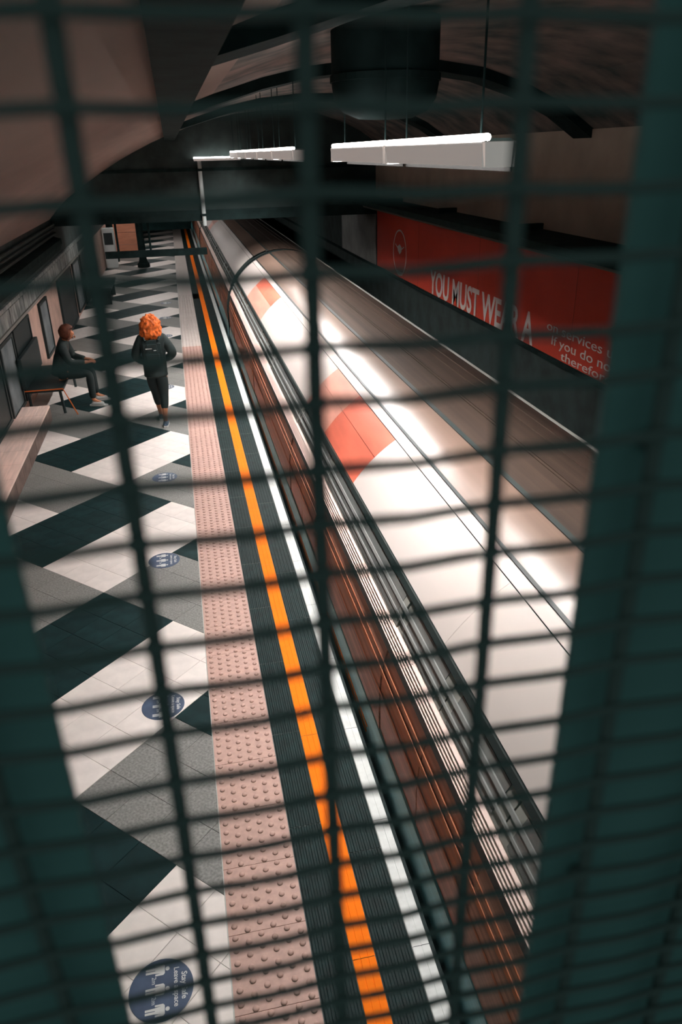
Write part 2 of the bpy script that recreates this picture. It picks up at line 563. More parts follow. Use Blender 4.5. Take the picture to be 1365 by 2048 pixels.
# low stone ledge along the wall, capped with pale boards
tr = tag(MB().box(LX, -2.17, 1.35, 11.55, -0.002, 0.215).build('trim_2', M['ledge_dark']), None, None, None, 'structure')
for k in range(21):
    ya = 11.57-0.49*(k+1)
    for q in range(3):
        xa = LX+0.002+q*0.147
        MB().box(xa, xa+0.144, ya, ya+0.486, 0.215, 0.25, 0.004).build('cap_stone', M['ledge'], tr)
    MB().box(-2.172, -2.160, ya+0.004, ya+0.482, 0.01, 0.212).build('face_tile', M['ledge_dark'], tr)

# ================================================================== TRAIN
CX, CZ, R0 = 2.26, 0.42, 1.30
def pt(th, dr=0.0):
    t = math.radians(th)
    return (CX-(R0+dr)*math.cos(t), CZ+(R0+dr)*math.sin(t))
def strip(t0, t1, dr, th=0.02, n=None):
    n = n or max(2, int(abs(t1-t0)/2.5)+1)
    a = [pt(t0+(t1-t0)*i/n, dr) for i in range(n+1)]
    b = [pt(t0+(t1-t0)*i/n, dr-th) for i in range(n+1)]
    return a+b[::-1]
train = tag(empty('train', (0, 0, 0)), 'long rounded underground train standing beside the platform edge, pale roof sides and brown body', 'train')
def carriage(y0, y1, near, red):
    car = MB()
    core = [(CX-R0+0.03, -0.40)]+[pt(a, -0.03) for a in range(0, 181, 6)]+[(CX+R0-0.03, -0.40)]
    car.sweep(core, y0+0.02, y1-0.02)
    c = car.build('carriage', M['t_core'], train)
    X = CX-R0
    def sw(name, profile, m, a=y0, b=y1, smooth=False):
        return MB().sweep(profile, a, b).build(name, M[m], c, smooth)
    # under-edge, skirt
    sw('skirt', [(X-0.018, -0.36), (X-0.040, -0.06), (X-0.006, 0.165), (X+0.02, 0.165), (X+0.02, -0.36)], 't_skirt')
    for z0 in (-0.035, 0.005):
        x0 = X-0.040+0.034*(z0+0.06)/0.225
        sw('sill_stripe', [(x0-0.004, z0), (x0+0.001, z0+0.014), (x0+0.01, z0+0.014), (x0+0.01, z0)], 't_stripe', y0+3.0, y1-3.0)
    # doors and body panels between
    L = y1-y0
    doors = [y0+L*q for q in (0.125, 0.375, 0.625, 0.875)]
    dw = 0.80
    edges = [y0+0.05]
    for d in doors:
        edges += [d-dw, d+dw]
    edges.append(y1-0.05)
    def side(dr, lo=0.168, top=17.6):
        a = [(X-dr, lo), (X-dr, CZ)]+[pt(t, dr) for t in (4, 8, 12, 15, top)]
        b = [(X-dr+0.02, lo), (X-dr+0.02, CZ)]+[pt(t, dr-0.02) for t in (4, 8, 12, 15, top)]
        return a+b[::-1]
    for i in range(0, len(edges), 2):
        a, b = edges[i], edges[i+1]
        sw('body_panel', side(0.0), 't_body', a, b, False)
        n = max(1, round((b-a)/1.6))
        for k in range(n):
            w0 = a+(b-a)*k/n+0.05
            w1 = a+(b-a)*(k+1)/n-0.05
            fr = sw('window', strip(24.6, 33.4, 0.006, 0.02), 't_grey', w0-0.045, w1+0.045)
            MB().sweep(strip(25.4, 32.8, 0.009, 0.01), w0+0.03, w1-0.03).build('pane', M['t_glass'], c)
    for d in doors:
        for s in (-1, 1):
            a, b = (d-dw+0.012, d-0.006) if s < 0 else (d+0.006, d+dw-0.012)
            sw('door', side(-0.008), 't_door', a, b)
            sw('door_window', strip(24.6, 33.4, 0.0, 0.02), 't_grey', a, b)
            MB().sweep(strip(25.2, 33.0, 0.004, 0.01), a+0.09, b-0.09).build('door_pane', M['t_glass'], c)
    # beads, ribbed pale band, gutter
    sw('lower_bead', strip(17.7, 19.4, 0.014, 0.03), 't_bead')
    for k in range(5):
        t0 = 19.5+k*1.02
        sw('pale_rib', [pt(t0+0.06, -0.012), pt(t0+0.06, 0.002), pt(t0+0.16, 0.016), pt(t0+0.88, 0.001), pt(t0+0.88, -0.012)], 't_pale')
    sw('window_rail', strip(27.2, 27.8, 0.016, 0.012, 2), 't_rail')
    sw('window_rail', strip(29.8, 30.8, 0.016, 0.012, 2), 't_rail')
    for t0, t1 in ((3.0, 3.7), (9.0, 10.2), (12.6, 13.0)):
        sw('body_stripe', strip(t0, t1, 0.004, 0.008, 2), 't_line')
    sw('gutter', strip(33.6, 35.2, 0.02, 0.035), 't_bead')
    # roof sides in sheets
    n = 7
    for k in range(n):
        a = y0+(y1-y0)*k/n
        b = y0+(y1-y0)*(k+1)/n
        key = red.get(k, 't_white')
        if isinstance(key, tuple):           # a sheet in four panels, a red reflection put into their colour
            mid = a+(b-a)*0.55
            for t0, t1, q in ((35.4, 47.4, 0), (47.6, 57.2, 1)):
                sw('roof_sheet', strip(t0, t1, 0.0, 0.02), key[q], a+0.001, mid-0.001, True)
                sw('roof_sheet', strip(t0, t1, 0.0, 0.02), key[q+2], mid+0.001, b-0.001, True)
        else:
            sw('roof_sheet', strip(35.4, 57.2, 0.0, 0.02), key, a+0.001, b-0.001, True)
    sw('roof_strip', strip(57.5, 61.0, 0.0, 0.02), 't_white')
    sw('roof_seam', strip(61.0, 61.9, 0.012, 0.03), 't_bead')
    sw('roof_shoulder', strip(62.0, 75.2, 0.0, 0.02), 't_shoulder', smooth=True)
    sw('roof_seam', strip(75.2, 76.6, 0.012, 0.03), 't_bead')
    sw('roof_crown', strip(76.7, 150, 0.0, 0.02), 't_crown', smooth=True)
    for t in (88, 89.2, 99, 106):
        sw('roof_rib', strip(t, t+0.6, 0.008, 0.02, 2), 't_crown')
    sw('far_gutter', strip(121, 123, 0.02, 0.035), 't_grey')
    # end frames
    for e in (y0+0.0, y1-0.05):
        fr = [(X-0.006, -0.2)]+[pt(a, 0.006) for a in range(0, 76, 5)]
        inn = [(X+0.05, -0.2)]+[pt(a, -0.05) for a in range(0, 76, 5)]
        MB().sweep(fr+inn[::-1], e, e+0.05).build('end_frame', M['t_bead'], c)
carriage(0.9, 16.85, True, {1: 't_white', 2: ('t_red_glow', 't_red_glow', 't_rose_glow', 't_rose_glow'), 3: 't_white', 5: ('t_rose_glow', 't_red_glow', 't_rose_glow', 't_red_glow')})
carriage(17.35, 33.2, False, {5: ('t_rose_glow', 't_rose_glow', 't_white', 't_rose_glow')})
carriage(33.7, 46.5, False, {})
MB().box(1.6, 2.9, 16.80, 17.40, -0.5, 1.1, 0.02).build('gangway_bellows', M['t_core'], train)
MB().box(1.6, 2.9, 33.15, 33.75, -0.5, 1.1, 0.02).build('gangway_bellows', M['t_core'], train)
for yb in (3.2, 13.8, 20, 30, 36.5, 44):
    for x in (1.54, 2.98):
        for dy in (-0.9, 0.9):
            w = MB()
            w.lathe([(0.05, -0.06), (0.36, -0.06), (0.36, 0.03), (0.40, 0.05), (0.40, 0.08), (0.05, 0.08)], n=20)
            o = w.build('wheel', M['rail'], train, loc=(x, yb+dy, -0.50))
            o.rotation_euler = (0, PI/2, 0)

# ================================================================== LIGHTS
def luminaire(y0, y1, label):
    t = tag(empty('strip_light', (1.3, (y0+y1)/2, 3.582)), label, 'light', 'strip lights over the platform edge')
    h = (y1-y0)/2
    for q in (-1, 1):                        # side shields, the right one added to keep the light off the upper walls
        zs = -0.051 if q > 0 else -0.03
        MB().sweep([(q*0.060, zs), (q*0.072, 0.055), (q*0.060, 0.06), (q*0.055, zs)], -h, h).build('shield_or_added_baffle', M['added_baffle' if q > 0 else 'skirt_glow'], t)
    MB().sweep([(-0.07, 0.058), (0.07, 0.058), (0.045, 0.072), (-0.045, 0.072)], -h, h).build('housing', M['lamp_body'], t)
    for e in (-h, h-0.012):
        MB().box(-0.07, 0.07, e, e+0.008, -0.034, 0.06).build('end_cap', M['skirt_glow'], t)
    MB().sweep([(-0.053, 0.012), (0.053, 0.012), (0.053, 0.02), (-0.053, 0.02)], -h+0.013, h-0.013).build('light_panel', M['down'], t)
    MB().tube([(-0.05, -h, 0.076), (-0.05, h, 0.076)], 0.014, 8).build('tube', M['tube'], t)
    for e in (-h+0.2, h-0.2):
        MB().tube([(0, e, 0.07), (0, e, 0.765)], 0.005, 6).build('hanger', M['cornice'], t)
ord_ = ['nearest', 'second', 'third', 'fourth', 'fifth', 'sixth', 'seventh']
for k, (a, b) in enumerate(((3.1, 4.60), (4.65, 6.20), (8.2, 9.8), (9.9, 11.5), (11.6, 13.2), (13.3, 14.9), (15.0, 16.6))):
    luminaire(a, b, f'{ord_[k]} of the bright white strip lights hanging in a row above the train')
for k, yb in enumerate((21.0, 26.0, 31.0, 36.0)):
    t = tag(empty('ceiling_light', (-1.2, yb, 3.25)), f'{ord_[k]} ceiling light beyond the dark bulkhead, over the far platform', 'light', 'ceiling lights beyond the bulkhead')
    MB().box(-0.25, 0.25, -0.9, 0.9, 0.012, 0.10, 0.01).build('housing', M['cornice'], t)
    MB().box(-0.23, 0.23, -0.88, 0.88, 0.0, 0.012).build('light_panel', M['far_panel'], t)
    MB().tube([(0, 0, 0.09), (0, 0, 0.18)], 0.02).build('hanger', M['cornice'], t)
t = tag(empty('bulkhead_light', (1.05, BY-0.10, 3.50)), 'short pale strip light fixed across the dark bulkhead under the ceiling', 'light')
MB().box(-0.5, 0.5, -0.05, 0.05, 0.0, 0.05, 0.01).build('housing', M['skirt_glow'], t)
MB().tube([(-0.5, -0.03, 0.06), (0.5, -0.03, 0.06)], 0.015, 8).build('tube', M['tube'], t)

# hanging drum
t = tag(empty('ventilation_drum', (1.45, 5.42, 3.80)), 'large dark round drum hanging from the vault above the near strip lights', 'ventilator')
MB().lathe([(0.0, 0.0), (0.18, 0.01), (0.28, 0.05), (0.335, 0.12), (0.35, 0.2), (0.35, 0.57), (0.0, 0.57)], n=32).build('drum', M['cornice'], t, True)
MB().lathe([(0.352, 0.22), (0.362, 0.22), (0.362, 0.26), (0.352, 0.26)], n=32).build('band', M['cornice'], t)

# lamp reflection modelled as a pale upright pipe on the bulkhead
t = tag(empty('reflection_streak', (0.66, BY-0.12, 2.2)), 'pale vertical pipe standing for a lamp reflection on the dark bulkhead', 'streak')
MB().tube([(0, 0, 0.0), (0, 0, 1.30)], 0.045, 10).build('streak', M['streak'], t, True)
for z in (0.2, 1.1):
    MB().box(-0.06, 0.06, -0.05, 0.12, z, z+0.05).build('streak_clamp', M['cornice'], t)

# ================================================================== POSTER ON THE FAR WALL
RM = Matrix(((0, 0, -1), (-1, 0, 0), (0, 1, 0))).to_4x4()
pst = tag(empty('poster', (WX, 11.4, 1.17)), 'long red wall poster with white lettering behind the train', 'poster')
MB().box(-0.03, 0.0, -6.2, 6.35, 0.0, 1.27).build('sheet', M['poster_red'], pst)
for z0, z1 in ((-0.0, 0.012), (1.262, 1.275)):
    MB().box(-0.045, 0.0, -6.2, 6.35, z0, z1).build('frame', M['cornice'], pst)
for yj in (-3.1, 0.0, 3.15):
    MB().box(-0.0308, -0.029, yj-0.002, yj+0.002, 0.012, 1.262).build('sheet_joint', M['cornice'], pst)
def letters(txt, yl, zl, size, width=None, bold=0.0, m='print_white'):
    me = text_mesh(txt, size, 'LEFT', width, bold)
    me.transform(RM)
    me.materials.clear()
    me.materials.append(M[m])
    put('lettering', me, pst, loc=(-0.033, yl-11.4, zl-1.17))
letters('YOU MUST WEAR A', 13.75, 1.20, 0.585, 4.45, 0.012)
letters('on services unless you', 8.95, 1.49, 0.165, 2.75)
letters('If you do not, you will', 8.80, 1.335, 0.165, 2.60)
letters('therefore', 8.50, 1.20, 0.15, 1.2)
ring = MB()
n = 40
for k in range(n):
    t0, t1 = 2*PI*k/n, 2*PI*(k+1)/n
    q = []
    for t_, r in ((t0, 0.50), (t1, 0.50), (t1, 0.465), (t0, 0.465)):
        q.append((-0.033, 4.45-math.cos(t_)*r, 0.50+math.sin(t_)*r*0.92))
    q2 = [(v[0]+0.002, v[1], v[2]) for v in q]
    ring.add(q+q2, [(0, 1, 2, 3), (4, 7, 6, 5), (0, 4, 5, 1), (1, 5, 6, 2), (2, 6, 7, 3), (3, 7, 4, 0)])
ring.build('roundel_ring', M['print_white'], pst)
def flat(prof_yz, name):
    n = len(prof_yz)
    v = [(-0.033, a, b) for a, b in prof_yz]+[(-0.031, a, b) for a, b in prof_yz]
    MB().add(v, [tuple(range(n)), tuple(range(2*n-1, n-1, -1))]+[(i, (i+1) % n, n+(i+1) % n, n+i) for i in range(n)]).build(name, M['print_white'], pst)
flat([(4.60, 0.62), (4.45, 0.67), (4.30, 0.62), (4.31, 0.54), (4.45, 0.47), (4.59, 0.54)], 'mask_symbol')
flat([(4.60, 0.60), (4.78, 0.66), (4.78, 0.64), (4.60, 0.575)], 'mask_strap')
flat([(4.30, 0.60), (4.12, 0.66), (4.12, 0.64), (4.30, 0.575)], 'mask_strap')
flat([(4.62, 0.06), (4.25, 0.06), (4.20, 0.13), (4.66, 0.13)], 'symbol_base')
p2 = tag(empty('poster', (WX, 19.5, 1.17)), 'pale grey wall poster left of the long red poster', 'poster')
MB().box(-0.03, 0, -1.55, 2.2, 0, 1.25).build('sheet', M['poster_pale'], p2)
MB().box(-0.045, 0, -1.55, 2.2, 1.25, 1.275).build('frame', M['cornice'], p2)

# ================================================================== FLOOR STICKERS
SM = Matrix(((0, 1, 0), (-1, 0, 0), (0, 0, 1))).to_4x4()
def flat_mesh(polys, m, z0=0.0022, z1=0.0027):
    mb = MB()
    for pl in polys:
        n = len(pl)
        mb.add([(a, b, z0) for a, b in pl]+[(a, b, z1) for a, b in pl],
               [tuple(range(n-1, -1, -1)), tuple(range(n, 2*n))]+[(i, (i+1) % n, n+(i+1) % n, n+i) for i in range(n)])
    me = mb.mesh('print', m)
    me.transform(SM)
    return me
def figure(x, y, h):
    s = h/1.0
    P = [[(x-0.17*s, y+0.80*s), (x+0.17*s, y+0.80*s), (x+0.24*s, y+0.74*s), (x+0.24*s, y+0.40*s), (x+0.17*s, y+0.40*s), (x+0.15*s, y+0.66*s), (x+0.13*s, y+0.40*s),
          (x-0.13*s, y+0.40*s), (x-0.15*s, y+0.66*s), (x-0.17*s, y+0.40*s), (x-0.24*s, y+0.40*s), (x-0.24*s, y+0.74*s)],
         [(x-0.12*s, y+0.40*s), (x-0.015*s, y+0.40*s), (x-0.02*s, y), (x-0.11*s, y)],
         [(x+0.12*s, y+0.40*s), (x+0.015*s, y+0.40*s), (x+0.02*s, y), (x+0.11*s, y)],
         [(x+0.09*s*math.cos(k*PI/5), y+0.91*s+0.09*s*math.sin(k*PI/5)) for k in range(10)]]
    return P
stk0 = empty('floor_sticker', (-0.467, 2.37, 0.0))
dk = MB().lathe([(0.0, 0.0004), (0.154, 0.0004), (0.154, 0.0018), (0.152, 0.0021), (0.0, 0.0021)], n=48)
dk.build('disc', M['sticker'], stk0)
for x in (-0.098, 0.0, 0.098):
    put('pictogram', flat_mesh(figure(x, -0.075, 0.115), M['print_pale']), stk0)
def sletter(txt, x, y, size, bold=0.0):
    me = text_mesh(txt, size, 'CENTER', None, bold)
    for v in me.vertices:
        v.co.x += x
        v.co.y += y
        v.co.z = 0.0022+(0.0005 if v.co.z > 0 else 0)
    me.transform(SM)
    me.materials.clear()
    me.materials.append(M['print_pale'])
    put('lettering', me, stk0)
sletter('Stay Safe', 0.0, 0.098, 0.038, 0.0006)
sletter('Leave a space', 0.0, 0.062, 0.035, 0.0005)
sletter('2m', -0.049, -0.045, 0.030)
sletter('2m', 0.049, -0.045, 0.030)
tag(stk0, 'nearest round blue distancing sticker on the floor, at the bottom of the photo', 'sticker', 'blue distancing stickers on the platform')
sn = ['second', 'third', 'fourth', 'fifth', 'sixth', 'seventh', 'eighth', 'ninth', 'tenth']
for k, yk in enumerate((4.47, 6.68, 8.84, 12.95, 15.05, 17.1, 19.2, 21.3)):
    where = 'in front of the walking woman' if k < 3 else 'beyond the walking woman'
    dup(stk0, (-0.467, yk, 0), f'{sn[k]} round blue distancing sticker counted from the near end, {where}')

# ================================================================== LEFT WALL POSTERS AND NICHES
def wall_poster(y0, y1, z0, z1, m, label, fr='frame'):
    t = tag(empty('wall_poster', (LX, (y0+y1)/2, z0)), label, 'poster')
    h = (y1-y0)/2
    H_ = z1-z0
    MB().box(0, 0.03, -h+0.06, h-0.06, 0.05, H_-0.05).build('sheet', M[m], t)
    for a, b, c, d in ((-h, h, 0, 0.05), (-h, h, H_-0.05, H_), (-h, -h+0.06, 0.05, H_-0.05), (h-0.06, h, 0.05, H_-0.05)):
        MB().box(0, 0.045, a, b, c, d).build('frame', M[fr], t)
wall_poster(9.5, 10.9, 0.26, 1.29, 'frame', 'dark framed poster at the left edge of the photo above the ledge')
wall_poster(11.0, 11.95, 0.20, 1.29, 'poster_blue', 'tall pale blue-grey poster on the pink wall above the ledge end')
wall_poster(12.05, 13.45, 0.20, 1.29, 'frame', 'wide dark poster panel on the pink wall right of the pale poster')
wall_poster(14.6, 15.5, 0.25, 1.25, 'poster_blue', 'narrow blue-grey poster on the pink wall behind the seated person')
wall_poster(17.2, 19.6, 0.05, 1.29, 'frame', 'large dark panel low on the back wall beyond the seated person')
wall_poster(20.0, 21.4, 0.1, 1.29, 'poster_blue', 'mottled blue-grey poster on the back wall under the bulkhead')
wall_poster(21.8, 24.6, 0.0, 1.29, 'frame', 'dark panel on the back wall just beyond the bulkhead')

# far end furniture
t = tag(empty('hanging_sign', (-0.45, BY+0.3, 1.55)), 'long dark sign box hanging below the bulkhead across the platform', 'sign')
MB().box(-1.15, 1.12, -0.04, 0.04, 0.0, 0.15, 0.01).build('sign_box', M['cornice'], t)
for x in (-0.85, -0.14):
    MB().tube([(x, 0, 0.14), (x, 0, 0.752)], 0.025).build('drop_rod', M['cornice'], t)
for x, y, lab in ((-2.42, 31.0, 'left dark column at the far end of the platform'), (-1.25, 29.0, 'right dark column at the far end of the platform')):
    t = tag(empty('column', (x, y, 0)), lab, 'column', 'columns at the far end')
    MB().lathe([(0.22, 0.0), (0.22, 0.12), (0.16, 0.18), (0.13, 0.3), (0.12, 3.0), (0.18, 3.1), (0.24, 3.25), (0.24, 3.40)], n=16).build('shaft', M['cornice'], t, True)
    MB().box(-0.26, 0.26, -0.26, 0.26, 3.4, 3.5).build('capital', M['cornice'], t)
t = tag(empty('partition', (-1.85, 32.3, 0)), 'peach coloured partition between the two far columns', 'partition')
for k in range(4):
    MB().box(-0.55, 0.40, -0.03, 0.03, 0.02+k*0.46, 0.47+k*0.46, 0.008).build('panel', M['peach'], t)
t = tag(empty('help_point', (-2.36, 29.3, 0)), 'pale machine on the platform beside the far left column', 'machine')
MB().box(-0.2, 0.2, -0.2, 0.2, 0, 1.35, 0.03).build('cabinet', M['machine'], t)
MB().box(-0.15, 0.15, -0.21, -0.19, 0.8, 1.2).build('screen', M['frame'], t)
t = tag(empty('litter_bench', (-2.15, 22.4, 0)), 'dark bench against the back wall beyond the bulkhead', 'bench')
MB().box(-0.3, 0.3, -1.0, 1.0, 0.40, 0.46, 0.01).build('seat', M['frame'], t)
MB().box(-0.36, -0.30, -1.0, 1.0, 0.42, 0.9, 0.01).build('backrest', M['frame'], t)
for y in (-0.8, 0.8):
    MB().box(-0.25, 0.25, y-0.04, y+0.04, 0, 0.40).build('leg', M['frame'], t)
t.name = 'platform_bench'

# ================================================================== BENCH AND SEATED PERSON
bn = tag(empty('bench', (-2.24, 12.55, 0)), 'dark bench with orange tube trim under the seated person', 'bench')
MB().box(-0.28, 0.28, -0.75, 0.85, 0.38, 0.42, 0.012).build('seat', M['frame'], bn)
MB().box(-0.30, -0.24, -0.75, 0.85, 0.45, 0.92, 0.012).build('backrest', M['frame'], bn)
for y in (-0.70, 0.80):
    MB().tube([(-0.24, y, 0.02), (-0.24, y, 0.40)], 0.022).build('leg', M['frame'], bn)
    MB().tube([(0.24, y, 0.02), (0.22, y, 0.40)], 0.022).build('leg', M['frame'], bn)
MB().tube([(-0.28, -0.765, 0.425), (0.28, -0.765, 0.425), (0.44, -0.80, 0.01)], 0.010).build('trim_tube', M['orange_tube'], bn)

def hand(nodes, edges, wrist, w_idx, d, side, pr):
    """palm, four unequal curled fingers and a thumb that leaves the side of the palm"""
    d = Vector(d).normalized()
    s = Vector(side).normalized()
    pr = Vector(pr).normalized()
    w = Vector(wrist)
    def add(p, r, j):
        nodes.append((*p, r))
        edges.append((j, len(nodes)-1))
        return len(nodes)-1
    palm = add(w+d*0.05, (0.017, 0.026), w_idx)
    for k, ln in enumerate((0.070, 0.080, 0.074, 0.058)):
        o = s*((k-1.5)*0.019)
        a = add(w+d*0.088+o, 0.0090, palm)
        b = add(w+d*(0.088+ln*0.5)+o+pr*0.012, 0.0085, a)
        add(w+d*(0.088+ln*0.85)+o+pr*0.036, 0.0075, b)
    a = add(w+d*0.045-s*0.034+pr*0.008, 0.0105, palm)
    add(w+d*0.078-s*0.052+pr*0.020, 0.0085, a)

def grow(root, J, top_m, leg_m, shoe_m, hands, trouser_end=1.0, bulk=1.0):
    nodes, edges = [], []
    def N(p, r, j=None):
        nodes.append((*p, r))
        if j is not None:
            edges.append((j, len(nodes)-1))
        return len(nodes)-1
    V = {k: Vector(v) for k, v in J.items()}
    pel = N(V['pelvis'], (0.135, 0.10))
    wa = N(V['pelvis'].lerp(V['chest'], 0.45), (0.115, 0.085), pel)
    ch = N(V['chest'], (0.135, 0.10), wa)
    nb = N(V['neck'], 0.055, ch)
    hb = N(V['neck'].lerp(V['head'], 0.45), 0.052, nb)
    h1 = N(V['head'], (0.078, 0.092), hb)
    N(V['head']+(V['head']-V['neck']).normalized()*0.085, (0.062, 0.072), h1)
    for s in 'LR':
        sh = N(V['sho'+s], 0.058, ch)
        e = N(V['elb'+s], 0.042, sh)
        w = N(V['wri'+s], 0.028, e)
        d, si, pr = hands[s]
        hand(nodes, edges, V['wri'+s], w, d, si, pr)
        hp = N(V['hip'+s], 0.088, pel)
        md = N(V['hip'+s].lerp(V['kne'+s], 0.5), 0.074, hp)
        k = N(V['kne'+s], 0.055, md)
        c = N(V['kne'+s].lerp(V['ank'+s], 0.35), 0.054, k)
        a = N(V['ank'+s], 0.034, c)
        N(V['toe'+s].lerp(V['ank'+s], 0.35)+Vector((0, 0, 0.01)), 0.032, a)
        N(V['toe'+s]+Vector((0, 0, 0.012)), 0.026, len(nodes)-1)
    body = skin('body', nodes, edges, M['skin'], root, pel, 1)
    # face
    up = (V['head']-V['neck']).normalized()
    fw = Vector(J['face']).normalized()
    sd = fw.cross(up).normalized()
    hc = V['head']+up*0.02
    for q in (-1, 1):
        blob('eye', hc+fw*0.078+sd*q*0.031, (0.012, 0.012, 0.009), M['sole'], body, sub=1)
        blob('ear', hc+sd*q*0.078-fw*0.005, (0.014, 0.02, 0.03), M['skin'], body, sub=1)
    blob('nose', hc+fw*0.095-up*0.022, (0.015, 0.015, 0.022), M['skin'], body, sub=1)
    blob('mouth', hc+fw*0.078-up*0.055, (0.022, 0.012, 0.007), M['hair_brown'], body, sub=1)
    # top
    tn, te = [], []
    def T(p, r, j=None):
        r = (r[0]*bulk, r[1]*bulk) if isinstance(r, tuple) else r*bulk
        tn.append((*p, r))
        if j is not None:
            te.append((j, len(tn)-1))
        return len(tn)-1
    hem = V['pelvis'].lerp(V['chest'], -0.36 if bulk > 1 else -0.20)
    t0 = T(hem, (0.178, 0.140))
    t1 = T(V['pelvis'].lerp(V['chest'], 0.35), (0.160, 0.122), t0)
    t2 = T(V['chest'], (0.172, 0.130), t1)
    T(V['neck']+(V['neck']-V['chest']).normalized()*0.012, 0.075, t2)
    for s in 'LR':
        a = T(V['sho'+s], 0.082, t2)
        b = T(V['sho'+s].lerp(V['elb'+s], 0.5), 0.070, a)
        c = T(V['elb'+s], 0.062, b)
        T(V['elb'+s].lerp(V['wri'+s], 0.93), 0.044, c)
    top = skin('jacket', tn, te, M[top_m], root, t1, 2)
    # trousers
    pn, pe = [], []
    def P(p, r, j=None):
        pn.append((*p, r))
        if j is not None:
            pe.append((j, len(pn)-1))
        return len(pn)-1
    p0 = P(V['pelvis'], (0.172, 0.135) if bulk > 1 else (0.150, 0.118))
    P(V['pelvis'].lerp(V['chest'], 0.25), (0.14, 0.105), p0)
    for s in 'LR':
        a = P(V['hip'+s], 0.116 if bulk > 1 else 0.106, p0)
        b = P(V['hip'+s].lerp(V['kne'+s], 0.5), 0.090, a)
        c = P(V['kne'+s], 0.069, b)
        P(V['kne'+s].lerp(V['ank'+s], 0.35), 0.066, c)
        P(V['kne'+s].lerp(V['ank'+s], trouser_end), 0.050, len(pn)-1)
    skin('trousers', pn, pe, M[leg_m], root, p0, 2)
    for s in 'LR':
        a, t_ = V['ank'+s], V['toe'+s]
        d = t_-a
        d.z = 0
        d.normalize()
        heel = Vector((a.x, a.y, t_.z))-d*0.045
        sn = [(*(heel+Vector((0, 0, 0.03))), 0.040), (*(heel.lerp(t_, 0.45)+Vector((0, 0, 0.030))), 0.044), (*(t_+d*0.01+Vector((0, 0, 0.020))), 0.036),
              (*(Vector((a.x, a.y, t_.z+0.075))), 0.044)]
        so = skin('shoe', sn, [(0, 1), (1, 2), (0, 3)], M[shoe_m], root, 1, 2)
        lo = MB()
        side = Vector((-d.y, d.x, 0))
        pl = []
        for u, w in ((-0.02, 0.028), (0.08, 0.036), (0.17, 0.046), (0.24, 0.036), (0.27, 0.014)):
            pl.append((heel+d*u, w))
        ol = [p+side*w for p, w in pl]+[p-side*w for p, w in pl[::-1]]
        n = len(ol)
        zb_ = t_.z-0.012
        lo.add([(p.x, p.y, zb_) for p in ol]+[(p.x, p.y, zb_+0.022) for p in ol],
               [tuple(range(n)), tuple(range(2*n-1, n-1, -1))]+[(i, (i+1) % n, n+(i+1) % n, n+i) for i in range(n)])
        lo.build('sole', M['sole'], so)
    return body

# ginger-haired walker, seen from behind, heading away
wk = tag(empty('person', (-0.50, 10.92, 0.0)), 'person with big curly ginger hair in a black jacket walking away down the platform', 'person')
J = dict(pelvis=(0, 0.02, 0.83), chest=(0.0, 0.03, 1.14), neck=(0.0, 0.05, 1.33), head=(0.0, 0.08, 1.46), face=(0.05, 1, -0.1),
         shoL=(-0.165, 0.03, 1.265), elbL=(-0.265, 0.0, 1.04), wriL=(-0.13, 0.20, 0.90),
         shoR=(0.165, 0.03, 1.265), elbR=(0.285, -0.01, 1.05), wriR=(0.14, 0.22, 0.92),
         hipL=(-0.085, 0.03, 0.80), kneL=(-0.045, 0.17, 0.46), ankL=(-0.015, 0.27, 0.09), toeL=(-0.02, 0.42, 0.014),
         hipR=(0.085, 0.0, 0.80), kneR=(0.075, 0.01, 0.45), ankR=(0.05, -0.10, 0.10), toeR=(0.06, 0.06, 0.014))
grow(wk, J, 'jacket', 'legging', 'shoe_blue',
     dict(L=((0.6, 0.2, -0.5), (0, 0.5, 1), (0, -1, 0)), R=((-0.6, 0.2, -0.5), (0, 0.5, 1), (0, -1, 0))), 0.62, 1.14)
hair = MB()
bm = bmesh.new()
bmesh.ops.create_icosphere(bm, subdivisions=4, radius=1)
for v in bm.verts:
    n_ = v.co.copy()
    k = 1+0.16*noise.noise(n_*4.0)+0.10*noise.noise(n_*11.0)
    wide = 1.0+0.30*max(0, -n_.z)
    v.co = Vector((n_.x*0.150*k*wide, 0.035+n_.y*0.130*k-0.03*max(0, -n_.z), 1.435+n_.z*0.185*k))
hair.bm(bm).build('hair', M['hair_red'], wk, True)
# her backpack
bp = tag(empty('backpack', (-0.50, 10.745, 0.93)), 'black backpack on the back of the ginger haired walker', 'backpack')
b = bmesh.new()
bmesh.ops.create_cube(b, size=1)
for v in b.verts:
    tp = 0.86 if v.co.z > 0 else 1.0
    v.co = Vector((v.co.x*0.27*tp, v.co.y*0.13, 0.19+v.co.z*0.36))
bmesh.ops.bevel(b, geom=list(b.edges), offset=0.05, segments=4, affect='EDGES')
MB().bm(b).build('sack', M['bag'], bp, True)
b = bmesh.new()
bmesh.ops.create_cube(b, size=1)
for v in b.verts:
    v.co = Vector((v.co.x*0.21, -0.075+v.co.y*0.05, 0.12+v.co.z*0.17))
bmesh.ops.bevel(b, geom=list(b.edges), offset=0.02, segments=3, affect='EDGES')
MB().bm(b).build('front_pocket', M['bag'], bp, True)
MB().box(-0.09, 0.0, -0.075, -0.062, 0.262, 0.268).build('zip', M['sole'], bp)
MB().box(0.02, 0.055, -0.075, -0.060, 0.235, 0.243).build('zip_pull', M['sole'], bp)
for s in (-1, 1):
    MB().tube([(s*0.09, 0.05, 0.345), (s*0.105, 0.09, 0.385), (s*0.115, 0.20, 0.37), (s*0.12, 0.25, 0.30), (s*0.13, 0.20, 0.16), (s*0.11, 0.06, 0.06)], 0.016, 6).build('strap', M['bag'], bp)

